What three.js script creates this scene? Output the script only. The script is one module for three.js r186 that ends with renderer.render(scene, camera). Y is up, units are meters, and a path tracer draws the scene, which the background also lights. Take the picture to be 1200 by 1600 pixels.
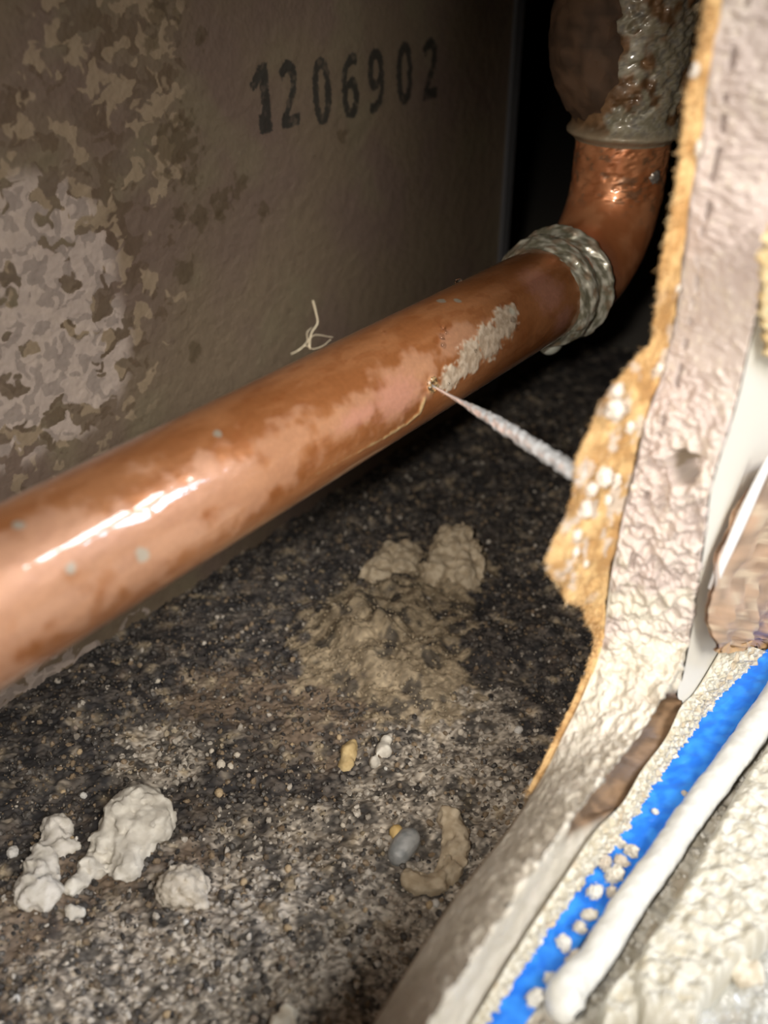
import * as THREE from 'three';
import { mergeVertices, mergeGeometries } from 'three/addons/utils/BufferGeometryUtils.js';
import { MarchingCubes } from 'three/addons/objects/MarchingCubes.js';
import { RectAreaLightUniformsLib } from 'three/addons/lights/RectAreaLightUniformsLib.js';
import { createNoise3D } from 'simplex-noise';

// ------------------------------------------------------------------ camera, light, exposure
const scene = new THREE.Scene();
scene.background = new THREE.Color(0x000000);
const renderer = new THREE.WebGLRenderer({ antialias: true });
renderer.toneMapping = THREE.LinearToneMapping;
renderer.toneMappingExposure = 1.0;
renderer.shadowMap.enabled = true;
RectAreaLightUniformsLib.init();

const FOV = 55, PITCH = 32 * Math.PI / 180, YAW = 37 * Math.PI / 180, CAM = new THREE.Vector3(0, 0.16, 0);
const camera = new THREE.PerspectiveCamera(FOV, 0.75, 0.01, 20);
const FH = new THREE.Vector3(Math.cos(YAW), 0, -Math.sin(YAW));
const RIGHT = new THREE.Vector3(Math.sin(YAW), 0, Math.cos(YAW));
const FWD = FH.clone().multiplyScalar(Math.cos(PITCH)).add(new THREE.Vector3(0, -Math.sin(PITCH), 0));
const UP = FH.clone().multiplyScalar(Math.sin(PITCH)).add(new THREE.Vector3(0, Math.cos(PITCH), 0));
camera.position.copy(CAM);
camera.up.set(0, 1, 0);
camera.lookAt(CAM.clone().add(FWD));
camera.focus = 0.205;
camera.userData.fStop = 12;

// the phone's own LED beside the lens
const LED = CAM.clone().addScaledVector(RIGHT, -0.014).addScaledVector(UP, 0.006).addScaledVector(FWD, -0.004);
const led = new THREE.SpotLight(new THREE.Color(1, 0.93, 0.84), 0.11, 3, 0.56, 1.0, 2);
led.position.copy(LED);
led.target.position.copy(CAM.clone().addScaledVector(FWD, 0.3).addScaledVector(RIGHT, 0.10).addScaledVector(UP, -0.005));
led.castShadow = true; led.shadow.radius = 0.2;
led.shadow.camera.near = 0.01; led.shadow.camera.far = 3; led.shadow.mapSize.set(2048, 2048); led.shadow.bias = -0.0005;
scene.add(led, led.target);
// soft panel for the room light; two unseen lamps added for the pipe highlights
const PANEL = { pos: V0(-0.34, 0.98, 0.92), aim: V0(0.10, 0.06, -0.06), w: 0.5, h: 0.6, e: 14.5, c: new THREE.Color(1, 0.95, 0.88) };
const ADDED_LIGHT2 = { pos: V0(0.81, 0.81, 0.77), aim: V0(0.08, 0.08, -0.10), w: 0.18, h: 0.22, e: 34, c: new THREE.Color(0.62, 0.74, 1) };
const ADDED_LIGHT = { pos: V0(0.60, 0.86, 0.50), aim: V0(0.08, 0.08, -0.10), w: 0.16, h: 0.10, e: 26, c: new THREE.Color(0.82, 0.90, 1) };
function V0(x, y, z) { return new THREE.Vector3(x, y, z); }

// ------------------------------------------------------------------ helpers
function rng(seed) { let a = seed >>> 0; return () => { a = (a + 0x6D2B79F5) | 0; let t = Math.imul(a ^ (a >>> 15), 1 | a); t = (t + Math.imul(t ^ (t >>> 7), 61 | t)) ^ t; return ((t ^ (t >>> 14)) >>> 0) / 4294967296; }; }
const rnd = rng(20471);
const n3 = createNoise3D(rng(77));
const fbm = (x, y, z, o = 4) => { let s = 0, a = 0.5, f = 1; for (let i = 0; i < o; i++) { s += a * n3(x * f, y * f, z * f + i * 17.3); a *= 0.5; f *= 2.03; } return s; };
const clamp = (v, a = 0, b = 1) => Math.min(b, Math.max(a, v));
const sm = (a, b, v) => { const t = clamp((v - a) / (b - a)); return t * t * (3 - 2 * t); };
const mix = (a, b, t) => a + (b - a) * t;
const mixc = (a, b, t) => [mix(a[0], b[0], t), mix(a[1], b[1], t), mix(a[2], b[2], t)];
const V = (x, y, z) => new THREE.Vector3(x, y, z);
const FPX = 800 / Math.tan(FOV * Math.PI / 360);
// direction through a pixel of the 1200 x 1600 photograph, and where it meets a plane of the place
const ray = (px, py) => V(0, 0, 0).addScaledVector(RIGHT, px - 600).addScaledVector(UP, 800 - py).addScaledVector(FWD, FPX).normalize();
const onZ = (px, py, z) => { const d = ray(px, py); return CAM.clone().addScaledVector(d, (z - CAM.z) / d.z); };
const onY = (px, py, y) => { const d = ray(px, py); return CAM.clone().addScaledVector(d, (y - CAM.y) / d.y); };

function shade(o) { o.traverse((m) => { if (m.isMesh) { m.castShadow = true; m.receiveShadow = true; } }); return o; }
const taken = {};
function numbered(n) { if (!(n in taken)) { taken[n] = 0; return n; } taken[n]++; return n + '_' + String(taken[n]).padStart(3, '0'); }
function part(name, geo, material, parent, label) {
  const m = new THREE.Mesh(geo, material); m.name = name; parent.add(m);
  if (label) m.userData.label = label;
  return shade(m);
}
function tag(o, label, category, group, kind) {
  o.userData.label = label; o.userData.category = category;
  if (group) o.userData.group = group;
  if (kind) o.userData.kind = kind;
  return o;
}
function thing(name, geo, material, label, category, group) {
  const m = new THREE.Mesh(geo, material); m.name = numbered(name); scene.add(m);
  return shade(tag(m, label, category, group));
}
function groupThing(name, label, category, pos = [0, 0, 0], group) {
  const g = new THREE.Group(); g.name = numbered(name); g.position.set(...pos); scene.add(g);
  return tag(g, label, category, group);
}
function structure(name, geo, material, label, category) {
  const m = new THREE.Mesh(geo, material); m.name = name; scene.add(m);
  return shade(tag(m, label, category, null, 'structure'));
}
// grid of points P[i][j] (Vector3) to an indexed geometry; optional displacement along the normal and vertex colours
function gridGeo(nu, nv, fn, { disp, color, closeV = false, closeU = false, flip = false } = {}) {
  const pos = new Float32Array(nu * nv * 3), uv = new Float32Array(nu * nv * 2), idx = [];
  for (let i = 0; i < nu; i++) for (let j = 0; j < nv; j++) {
    const k = i * nv + j, p = fn(i / (nu - 1), closeV ? j / nv : j / (nv - 1), i, j);
    pos[k * 3] = p.x; pos[k * 3 + 1] = p.y; pos[k * 3 + 2] = p.z;
    uv[k * 2] = i / (nu - 1); uv[k * 2 + 1] = j / (nv - 1);
  }
  const iv = closeV ? nv : nv - 1, iu = closeU ? nu : nu - 1;
  for (let i = 0; i < iu; i++) for (let j = 0; j < iv; j++) {
    const i2 = (i + 1) % nu, j2 = (j + 1) % nv;
    const a = i * nv + j, b = i2 * nv + j, c = i2 * nv + j2, d = i * nv + j2;
    if (flip) idx.push(a, c, b, a, d, c); else idx.push(a, b, c, a, c, d);
  }
  const g = new THREE.BufferGeometry();
  g.setAttribute('position', new THREE.BufferAttribute(pos, 3));
  g.setAttribute('uv', new THREE.BufferAttribute(uv, 2));
  g.setIndex(idx); g.computeVertexNormals();
  if (disp) {
    const n = g.attributes.normal.array;
    for (let i = 0; i < nu; i++) for (let j = 0; j < nv; j++) {
      const k = (i * nv + j) * 3, d = disp(i / (nu - 1), closeV ? j / nv : j / (nv - 1), pos[k], pos[k + 1], pos[k + 2]);
      pos[k] += n[k] * d; pos[k + 1] += n[k + 1] * d; pos[k + 2] += n[k + 2] * d;
    }
    g.computeVertexNormals();
  }
  if (color) {
    const col = new Float32Array(nu * nv * 3);
    for (let i = 0; i < nu; i++) for (let j = 0; j < nv; j++) {
      const k = (i * nv + j) * 3, c = color(i / (nu - 1), closeV ? j / nv : j / (nv - 1), pos[k], pos[k + 1], pos[k + 2]);
      col[k] = c[0]; col[k + 1] = c[1]; col[k + 2] = c[2];
    }
    g.setAttribute('color', new THREE.BufferAttribute(col, 3));
  }
  return g;
}
// polyline sampled by arc length
function rail(pts) {
  const L = [0]; for (let i = 1; i < pts.length; i++) L.push(L[i - 1] + pts[i].distanceTo(pts[i - 1]));
  const c = new THREE.CatmullRomCurve3(pts, false, 'centripetal');
  return c;
}
// tube with its own radius and lumps along a curve
function sweep(curve, n, seg, radius, opts = {}) {
  const fr = curve.computeFrenetFrames(n - 1, false), P = [];
  for (let i = 0; i < n; i++) P.push(curve.getPointAt(i / (n - 1)));
  return gridGeo(n, seg, (u, v, i) => {
    const a = v * Math.PI * 2, r = typeof radius === 'function' ? radius(u, a) : radius;
    return P[i].clone().addScaledVector(fr.normals[i], Math.cos(a) * r).addScaledVector(fr.binormals[i], Math.sin(a) * r);
  }, { closeV: true, ...opts });
}
// lumps: smooth union of balls [x,y,z,r] (metres) with surface noise, meshed
function blobGeo(balls, { res = 48, k = 0.004, amp = 0, freq = 300, color, seed = 0, floor } = {}) {
  const lo = V(1e9, 1e9, 1e9), hi = V(-1e9, -1e9, -1e9);
  for (const [x, y, z, r] of balls) { lo.min(V(x - r, y - r, z - r)); hi.max(V(x + r, y + r, z + r)); }
  const c = lo.clone().add(hi).multiplyScalar(0.5), h = Math.max(hi.x - lo.x, hi.y - lo.y, hi.z - lo.z) / 2 + k * 0.6 + amp * 2;
  const mc = new MarchingCubes(res, new THREE.MeshStandardMaterial(), false, false, Math.min(60000, res * res * 14));
  mc.isolation = 0; const half = res / 2;
  for (let iz = 0; iz < res; iz++) for (let iy = 0; iy < res; iy++) for (let ix = 0; ix < res; ix++) {
    const x = c.x + (ix - half) / half * h * 1.08, y = c.y + (iy - half) / half * h * 1.08, z = c.z + (iz - half) / half * h * 1.08;
    let d = 1;
    for (const [bx, by, bz, r] of balls) {
      const q = Math.hypot(x - bx, y - by, z - bz) - r;
      const t = clamp(0.5 + 0.5 * (q - d) / k); d = mix(q, d, t) - k * t * (1 - t);
    }
    if (amp && Math.abs(d) < amp * 3) d += amp * fbm(x * freq + seed, y * freq, z * freq, 3) * 2;
    if (floor !== undefined) d = Math.max(d, floor - y);
    mc.field[ix + iy * res + iz * res * res] = -d;
  }
  mc.update();
  const n = mc.count, src = mc.positionArray, pos = new Float32Array(n * 3);
  for (let i = 0; i < n; i++) for (let a = 0; a < 3; a++) pos[i * 3 + a] = src[i * 3 + a] * h * 1.08 + c.getComponent(a);
  let g = new THREE.BufferGeometry(); g.setAttribute('position', new THREE.BufferAttribute(pos, 3));
  g = mergeVertices(g, h * 1e-4); g.computeVertexNormals();
  const p = g.attributes.position, uv = new Float32Array(p.count * 2);
  for (let i = 0; i < p.count; i++) { uv[i * 2] = p.getX(i); uv[i * 2 + 1] = p.getZ(i); }
  g.setAttribute('uv', new THREE.BufferAttribute(uv, 2));
  if (color) {
    const col = new Float32Array(p.count * 3);
    for (let i = 0; i < p.count; i++) col.set(color(p.getX(i), p.getY(i), p.getZ(i)), i * 3);
    g.setAttribute('color', new THREE.BufferAttribute(col, 3));
  }
  return g;
}
function dataTex(w, h, fn, srgb = false, repeat) {
  const d = new Uint8Array(w * h * 4);
  for (let y = 0; y < h; y++) for (let x = 0; x < w; x++) {
    const c = fn((x + 0.5) / w, (y + 0.5) / h), k = (y * w + x) * 4;
    for (let a = 0; a < 3; a++) { let v = clamp(c[a]); if (srgb) v = v <= 0.0031308 ? v * 12.92 : 1.055 * Math.pow(v, 1 / 2.4) - 0.055; d[k + a] = Math.round(v * 255); }
    d[k + 3] = 255;
  }
  const t = new THREE.DataTexture(d, w, h, THREE.RGBAFormat);
  t.magFilter = THREE.LinearFilter; t.minFilter = THREE.LinearFilter;
  if (srgb) t.colorSpace = THREE.SRGBColorSpace;
  if (repeat) { t.wrapS = t.wrapT = THREE.RepeatWrapping; }
  t.needsUpdate = true; return t;
}
const box = (x0, x1, y0, y1, z0, z1) => { const g = new THREE.BoxGeometry(x1 - x0, y1 - y0, z1 - z0); g.translate((x0 + x1) / 2, (y0 + y1) / 2, (z0 + z1) / 2); return g; };
const std = (o) => new THREE.MeshStandardMaterial({ roughness: 0.9, metalness: 0, side: THREE.DoubleSide, ...o });
const phy = (o) => new THREE.MeshPhysicalMaterial({ roughness: 0.5, metalness: 0, side: THREE.DoubleSide, ...o });
const lin = (r, g, b) => new THREE.Color().setRGB(r, g, b);

// ------------------------------------------------------------------ room and cavity shell
const ZW = -0.170, ZB = -0.050, ZF = -0.0375, XP = 0.292;     // back panel, drywall back and front faces, end of the back panel
const roomPaint = std({ color: lin(0.62, 0.60, 0.55) });
const timber = std({ color: lin(0.34, 0.25, 0.16), roughness: 0.95 });
structure('floor_001', box(-1.5, 1.8, -0.05, 0.012, ZF, 2.4), std({ color: lin(0.42, 0.40, 0.36) }), 'plain pale room floor in front of the opened wall', 'floor');
structure('ceiling', box(-1.55, 1.85, 2.3, 2.35, -1.25, 2.45), roomPaint, 'plain painted ceiling of the room', 'ceiling');
structure('wall_left', box(-1.55, -1.5, -0.05, 2.3, -1.2, 2.4), roomPaint, 'painted left wall of the room', 'wall');
structure('wall_right', box(1.8, 1.85, -0.05, 2.3, -1.2, 2.4), roomPaint, 'painted right wall of the room', 'wall');
structure('wall_rear', box(-1.55, 1.85, -0.05, 2.3, 2.4, 2.45), roomPaint, 'painted wall of the room facing the opened wall', 'wall');
structure('wall_end', box(1.40, 1.44, -0.05, 2.3, -1.2, ZB), timber, 'timber boarding closing the deep wall void beyond the elbow', 'boards');
structure('wall_end_001', box(-0.66, -0.62, -0.05, 2.3, -1.2, ZB), timber, 'timber stud closing the wall cavity before the opening', 'stud');
structure('wall_outer', box(-1.55, 1.85, -0.05, 2.3, -1.25, -1.2), timber, 'timber boarding at the far side of the deep wall void', 'wall');

// ------------------------------------------------------------------ back panel with stains and stamped digits
{
  const X0 = -0.11, X1 = XP, Y0 = 0, Y1 = 0.30, W = 1500, H = 1120;
  const cv = document.createElement('canvas'); cv.width = W; cv.height = H;
  const ctx = cv.getContext('2d');
  ctx.fillStyle = '#000'; ctx.fillRect(0, 0, W, H); ctx.fillStyle = '#fff';
  const toC = (p) => [(p.x - X0) / (X1 - X0) * W, (1 - (p.y - Y0) / (Y1 - Y0)) * H];
  const digits = [['1', 411, 152, 112, 1.25], ['2', 452, 145, 104, 1], ['0', 503, 140, 104, 1], ['6', 547, 133, 100, 1], ['9', 588, 124, 98, 1], ['0', 632, 113, 96, 1], ['2', 672, 106, 94, 1]];
  ctx.textAlign = 'center'; ctx.textBaseline = 'middle';
  for (const [ch, px, py, hp, bold] of digits) {
    const top = toC(onZ(px - 2, py - hp / 2, ZW)), bot = toC(onZ(px + 2, py + hp / 2, ZW));
    const hC = Math.hypot(bot[0] - top[0], bot[1] - top[1]);
    ctx.save(); ctx.translate((top[0] + bot[0]) / 2, (top[1] + bot[1]) / 2 + hC * 0.03);
    ctx.rotate(-0.03); ctx.scale(0.92 * bold, 1.38); ctx.font = 'bold ' + Math.round(hC * 1.0) + 'px sans-serif';
    ctx.fillText(ch, 0, 0); ctx.restore();
  }
  { const a = toC(onZ(404, 180, ZW)), b = toC(onZ(424, 205, ZW)); ctx.fillRect(a[0], a[1], b[0] - a[0], b[1] - a[1]); }
  const ink = ctx.getImageData(0, 0, W, H).data;
  // spots of the mottled, flaked zone, in panel coordinates
  const spots = [[190, 60, 16], [150, 180, 17], [175, 300, 18], [190, 420, 18], [170, 520, 18], [215, 170, 12], [40, 470, 26], [60, 560, 24], [20, 520, 24], [20, 190, 8], [95, 40, 8], [260, 240, 7]].map(([x, y, r]) => { const p = onZ(x, y, ZW); return [p.x, p.y, r / 1000]; });
  const blots = [[250, 20, 3], [275, 22, 1.6], [238, 65, 2.6], [315, 60, 2.2], [275, 230, 7], [345, 315, 4], [372, 290, 3], [310, 340, 3.2], [535, 212, 2.2], [290, 420, 4], [303, 280, 2.5], [278, 336, 1.8], [340, 340, 2.2], [300, 550, 3.0], [410, 330, 3]].map(([x, y, r]) => { const p = onZ(x, y, ZW); return [p.x, p.y, r / 1000]; });
  const white = [[25, 500, 15], [60, 430, 14], [90, 560, 14], [10, 600, 13], [20, 560, 12], [5, 1092, 6], [70, 1062, 6], [140, 1025, 5], [215, 985, 4.5], [290, 950, 3.5]].map(([x, y, r]) => { const p = onZ(x, y, ZW); return [p.x, p.y, r / 1000]; });
  const tex = dataTex(W, H, (u, v) => {
    const x = mix(X0, X1, u), y = mix(Y0, Y1, v);
    const big = fbm(x * 22, y * 22, 3, 3), fine = fbm(x * 420, y * 420, 9, 3);
    let c = mixc([0.16, 0.119, 0.079], [0.148, 0.104, 0.079], sm(-0.3, 0.4, big));
    c = mixc(c, [0.167, 0.135, 0.085], sm(0.0, 0.5, fbm(x * 30 + 40, y * 30, 6, 3)) * 0.7);
    let m = 0; for (const [sx, sy, r] of spots) m = Math.max(m, 1 - Math.hypot((x - sx) * 1.15, y - sy) / (r * 1.5));
    let wz = 0; for (const [sx, sy, r] of white) wz = Math.max(wz, 1 - Math.hypot(x - sx, y - sy) / (r * 1.6));
    const wx = x + 0.0022 * fbm(x * 160, y * 160, 21, 2), wy = y + 0.0022 * fbm(x * 160, y * 160, 31, 2);
    const fl = fbm(wx * 125, wy * 150, 1, 3) + fine * 0.12;
    const edge = 0.035;
    // brown stain islands with crisp outlines, then pale flakes of old paint between
    const brown = sm(0.10 - edge, 0.10 + edge, fl - 0.36 + m * 0.62) * sm(0.0, 0.15, m);
    c = mixc(c, mixc([0.095, 0.062, 0.036], [0.125, 0.09, 0.065], sm(-0.2, 0.3, fbm(x * 60, y * 60, 44, 2))), brown * 0.65);
    const pale = sm(0.05 - edge, 0.05 + edge, fbm(wx * 110 + 9, wy * 125, 13, 3) - 0.30 + m * 0.25) * sm(0.05, 0.25, m);
    c = mixc(c, [0.31, 0.235, 0.155], pale * 0.7);
    const wf = sm(0.0 - edge, 0.0 + edge, fbm(wx * 95 + 3, wy * 120, 53, 3) - 0.08 + wz * 0.5) * sm(0.02, 0.25, wz);
    c = mixc(c, [0.47, 0.385, 0.335], wf * 0.8);
    const wf2 = sm(0.12, 0.18, fbm(wx * 210, wy * 210, 71, 2) + wz * 0.15) * wf;
    c = mixc(c, [0.20, 0.162, 0.14], wf2 * 0.6);
    for (const [sx, sy, r] of blots) { if (Math.abs(x - sx) > r * 1.7 || Math.abs(y - sy) > r * 1.7) continue; const d = Math.hypot(x - sx, y - sy) / r + fbm(x * 260, y * 260, sx * 999, 3) * 1.1; c = mixc(c, [0.075, 0.052, 0.026], sm(1.0, 0.55, d) * 0.62); }
    const g = 1 + fine * 0.10; c = [c[0] * g, c[1] * g, c[2] * g];
    const ix = Math.min(W - 1, Math.floor((u + fbm(x * 500, y * 500, 5, 2) * 0.0016) * W)), iy = Math.min(H - 1, Math.max(0, Math.floor((1 - v + fbm(x * 500, y * 500, 8, 2) * 0.0016) * H)));
    const k = ink[(iy * W + Math.max(0, ix)) * 4] / 255;
    if (k > 0) c = mixc(c, [0.020, 0.020, 0.017], k * clamp(0.90 - sm(0.12, 0.5, fbm(x * 300, y * 300, 61, 3)) * 0.35));
    return c;
  }, true);
  const bump = dataTex(900, 672, (u, v) => { const x = mix(X0, X1, u), y = mix(Y0, Y1, v); const h = 0.5 + 0.35 * fbm(x * 180, y * 180, 3, 4) + 0.2 * fbm(x * 900, y * 900, 7, 2); return [h, h, h]; });
  const wall = new THREE.Group(); wall.name = 'wall_back'; scene.add(wall);
  tag(wall, 'stained and flaking tan back panel stamped with black digits', 'wall', null, 'structure');
  const pg = new THREE.PlaneGeometry(X1 - X0, Y1 - Y0); pg.translate((X0 + X1) / 2, (Y0 + Y1) / 2, ZW);
  part('stained_face', pg, std({ map: tex, bumpMap: bump, bumpScale: 0.0006, roughness: 0.62 }), wall);
  const plain = std({ color: lin(0.175, 0.14, 0.10), roughness: 0.7 });
  part('board', mergeGeometries([box(-0.62, X0, 0, 2.3, ZW - 0.012, ZW), box(X0, X1, Y1, 2.3, ZW - 0.012, ZW), box(X0, X1, 0, Y1, ZW - 0.012, ZW - 0.0004)]), plain, wall);
  structure('trim_1', box(XP - 0.001, XP + 0.0035, 0, 2.3, ZW - 0.014, ZW + 0.0012), std({ color: lin(0.10, 0.10, 0.105), roughness: 0.6 }), 'narrow dark grey metal strip on the end of the stained panel', 'trim');
}

// ------------------------------------------------------------------ cavity floor: mouldy grit
const bumps = [[600, 960, 15, 6.5], [560, 1000, 12, 5], [690, 900, 10, 5], [720, 870, 8, 4.5], [640, 1040, 12, 4], [760, 1010, 10, 4], [680, 1300, 9, 1.6], [450, 1450, 14, 2.2], [150, 1120, 14, 1.5], [860, 1000, 8, 3]].map(([x, y, r, h]) => { const p = onY(x, y, 0.004); return [p.x, p.z, r / 1000, h / 1000]; });
function floorH(x, z) {
  let h = 0.003 + 0.0018 * fbm(x * 45, z * 45, 2, 3);
  for (const [bx, bz, r, hh] of bumps) h += hh * Math.exp(-((x - bx) ** 2 + (z - bz) ** 2) / (r * r)) * (0.75 + 0.6 * fbm(x * 90, z * 90, 12, 2));
  return h + 0.0007 * fbm(x * 260, z * 260, 4, 2) + 0.00045 * n3(x * 900, z * 900, 3);
}
const khaki = [[600, 960, 17], [560, 1000, 14], [690, 900, 11], [720, 870, 9], [640, 1040, 13], [520, 990, 9]].map(([x, y, r]) => { const p = onY(x, y, 0.008); return [p.x, p.z, r / 1000]; });
const pale = [[450, 1480, 26], [330, 1560, 22], [600, 1420, 12], [560, 1520, 14], [700, 1190, 15], [640, 1260, 13], [760, 1230, 10], [730, 1120, 12], [250, 1180, 9], [700, 1330, 11], [500, 1330, 10], [180, 1560, 16]].map(([x, y, r]) => { const p = onY(x, y, 0.004); return [p.x, p.z, r / 1000]; });
const brownz = [[60, 1500, 18], [40, 1570, 16], [120, 1430, 13], [480, 1110, 12], [350, 1080, 10], [300, 1370, 9]].map(([x, y, r]) => { const p = onY(x, y, 0.004); return [p.x, p.z, r / 1000]; });
const near = (list, x, z) => { let m = 0; for (const [a, b, r] of list) m = Math.max(m, 1 - Math.hypot(x - a, z - b) / (r * 1.5)); return m; };
function gritMix(x, z) {   // how much pale dust, khaki mortar and brown earth lies here
  const w = fbm(x * 130, z * 130, 5, 3), w2 = fbm(x * 70, z * 70, 15, 3);
  return { p: sm(-0.1, 0.45, near(pale, x, z) + w * 0.55 - 0.1), k: sm(0.0, 0.3, near(khaki, x, z) + w * 0.6 - 0.12), b: sm(0.0, 0.5, near(brownz, x, z) + w2 * 0.5 - 0.05) };
}
const floorColour = (x, z) => {
  const q = gritMix(x, z), f = fbm(x * 700, z * 700, 9, 3), f2 = fbm(x * 220, z * 220, 19, 3);
  let c = mixc([0.022, 0.020, 0.021], [0.095, 0.080, 0.068], sm(-0.35, 0.5, f2 + f * 0.5));
  c = mixc(c, [0.19, 0.135, 0.09], q.b * 0.75);
  c = mixc(c, mixc([0.22, 0.185, 0.145], [0.52, 0.46, 0.38], sm(-0.3, 0.4, f + f2 * 0.4)), q.p * 0.85);
  c = mixc(c, mixc([0.19, 0.145, 0.09], [0.36, 0.285, 0.185], sm(-0.4, 0.4, f2)), q.k * 0.9);
  const blackz = sm(0.12, 0.30, fbm(x * 120 + 7, z * 120, 27, 3)); c = mixc(c, [0.015, 0.014, 0.015], blackz * 0.75);
  const mlt = 1 + f * 0.8; return [c[0] * mlt, c[1] * mlt, c[2] * mlt];
};
{
  const nx = 760, nz = 260, x0 = -0.03, x1 = 0.36, z0 = ZW, z1 = ZB + 0.006;
  const g = gridGeo(nx, nz, (u, v) => { const x = mix(x0, x1, u), z = mix(z0, z1, v); return V(x, floorH(x, z), z); }, { flip: true, color: (u, v, x, y, z) => floorColour(x, z) });
  const fl = new THREE.Group(); fl.name = 'floor'; scene.add(fl);
  tag(fl, 'black mouldy gritty concrete floor of the wall cavity', 'floor', null, 'structure');
  part('gritty_bed', g, std({ vertexColors: true, roughness: 0.8 }), fl);
  part('slab', box(-1.5, 1.8, -0.05, -0.001, -1.2, ZF), std({ color: lin(0.20, 0.18, 0.155) }), fl);
  // grit too fine to count
  const gg = new THREE.IcosahedronGeometry(1, 0); { const p = gg.attributes.position, r = rng(5); const key = {}; for (let i = 0; i < p.count; i++) { const k = [p.getX(i), p.getY(i), p.getZ(i)].map((q) => q.toFixed(3)).join(); key[k] ??= 0.75 + 0.5 * r(); p.setXYZ(i, p.getX(i) * key[k], p.getY(i) * key[k] * 0.8, p.getZ(i) * key[k]); } gg.computeVertexNormals(); }
  const N = 26000, im = new THREE.InstancedMesh(gg, std({ color: 0xffffff, roughness: 0.55 }), N);
  const M = new THREE.Matrix4(), Q = new THREE.Quaternion(), E = new THREE.Euler(), C = new THREE.Color();
  const r = rng(991);
  for (let i = 0; i < N; i++) {
    const x = mix(0.015, 0.30, Math.pow(r(), 1.25)), z = mix(ZW + 0.001, ZB + 0.004, r());
    const q = gritMix(x, z), s = mix(0.00022, 0.00085, Math.pow(r(), 3.2)) * (q.k > 0.5 ? 0.7 : 1);
    E.set(r() * 6, r() * 6, r() * 6); Q.setFromEuler(E);
    M.compose(V(x, floorH(x, z) + s * 0.35, z), Q, V(s, s * mix(0.7, 1, r()), s)); im.setMatrixAt(i, M);
    const t = r(); let c;
    const pl = 0.06 + 0.42 * q.p;
    if (t < pl) c = mixc([0.22, 0.19, 0.155], [0.52, 0.47, 0.40], r()); else if (t < pl + 0.25) c = mixc([0.10, 0.075, 0.05], [0.26, 0.19, 0.12], r()); else c = mixc([0.025, 0.022, 0.02], [0.12, 0.105, 0.09], r());
    if (q.k > 0.4) c = mixc(c, [0.34, 0.27, 0.17], 0.7);
    C.setRGB(c[0], c[1], c[2]); im.setColorAt(i, C);
  }
  im.name = 'grit'; im.userData.kind = 'stuff'; fl.add(im); shade(im);
}

// ------------------------------------------------------------------ drywall with the torn opening
// rows: back edge of the gypsum (z = ZB), ridge, front edge (z = ZF), as pixels
const rows = [
  [1130, 0], [1105, 130], [1098, 200], [1080, 300], [1068, 400, 0, 0, 1196, 400], [1055, 500, 0, 0, 1180, 500], [1045, 540, 0, 0, 1168, 550], [1030, 600, 0, 0, 1155, 610], [1010, 650, 0, 0, 1140, 665], [1000, 700, 0, 0, 1122, 720],
  [985, 760, 0, 0, 1108, 775], [975, 800, 0, 0, 1104, 815], [965, 850, 0, 0, 1098, 860], [955, 900, 0, 0, 1090, 910], [947, 960, 0, 0, 1082, 970], [942, 1000, 0, 0, 1074, 1015], [926, 1050, 0, 0, 1055, 1055, 1062, 1064, 0.8], [905, 1100, 0, 0, 1034, 1092, 1066, 1100, 4],
  [880, 1150, 0, 0, 1000, 1146, 1044, 1150, 7], [858, 1195, 0, 0, 956, 1200, 1004, 1205, 6], [835, 1235, 0, 0, 914, 1252, 975, 1258, 3], [800, 1290, 0, 0, 874, 1303, 930, 1308, 1], [700, 1420, 0, 0, 785, 1432, 845, 1440, 0.6], [590, 1590, 0, 0, 674, 1594, 738, 1602, 0.5], [520, 1700, 0, 0, 605, 1697, 670, 1705, 0.5]];
const railB = [], railR = [], railF = [], railG = [];
for (const [bx, by, rx, ry, fx, fy, gx, gy, dp = 0.5] of rows) {
  const b = onZ(bx, by, ZB), f = fx ? onZ(fx, fy, ZF) : V(b.x + 0.001, b.y, ZF);
  railB.push(b); railF.push(f);
  railR.push(rx ? onZ(rx, ry, -0.0425) : b.clone().lerp(f, 0.5));
  const q = gx ? onZ(gx, gy, ZF) : V(f.x + 0.0006, f.y - 0.0003, ZF); q.z = ZF + dp; railG.push(q);   // z carries the undercut in mm until it is sampled
}
const topPts = [[0.147, 0.170], [0.160, 0.19], [0.172, 0.21], [0.178, 0.235]], endPts = [[-0.20, 0.019], [-0.45, 0.019]];
for (const [x, y] of topPts) { railB.unshift(V(x, y, ZB)); railR.unshift(V(x, y, (ZB + ZF) / 2)); railF.unshift(V(x, y, ZF)); railG.unshift(V(x + 0.0006, y - 0.0003, ZF + 0.5)); }
for (const [x, y] of endPts) { railB.push(V(x, y, ZB)); railR.push(V(x, y + 0.006, -0.0425)); railF.push(V(x, y + 0.011, ZF)); railG.push(V(x, y - 0.001, ZF + 0.5)); }
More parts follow.
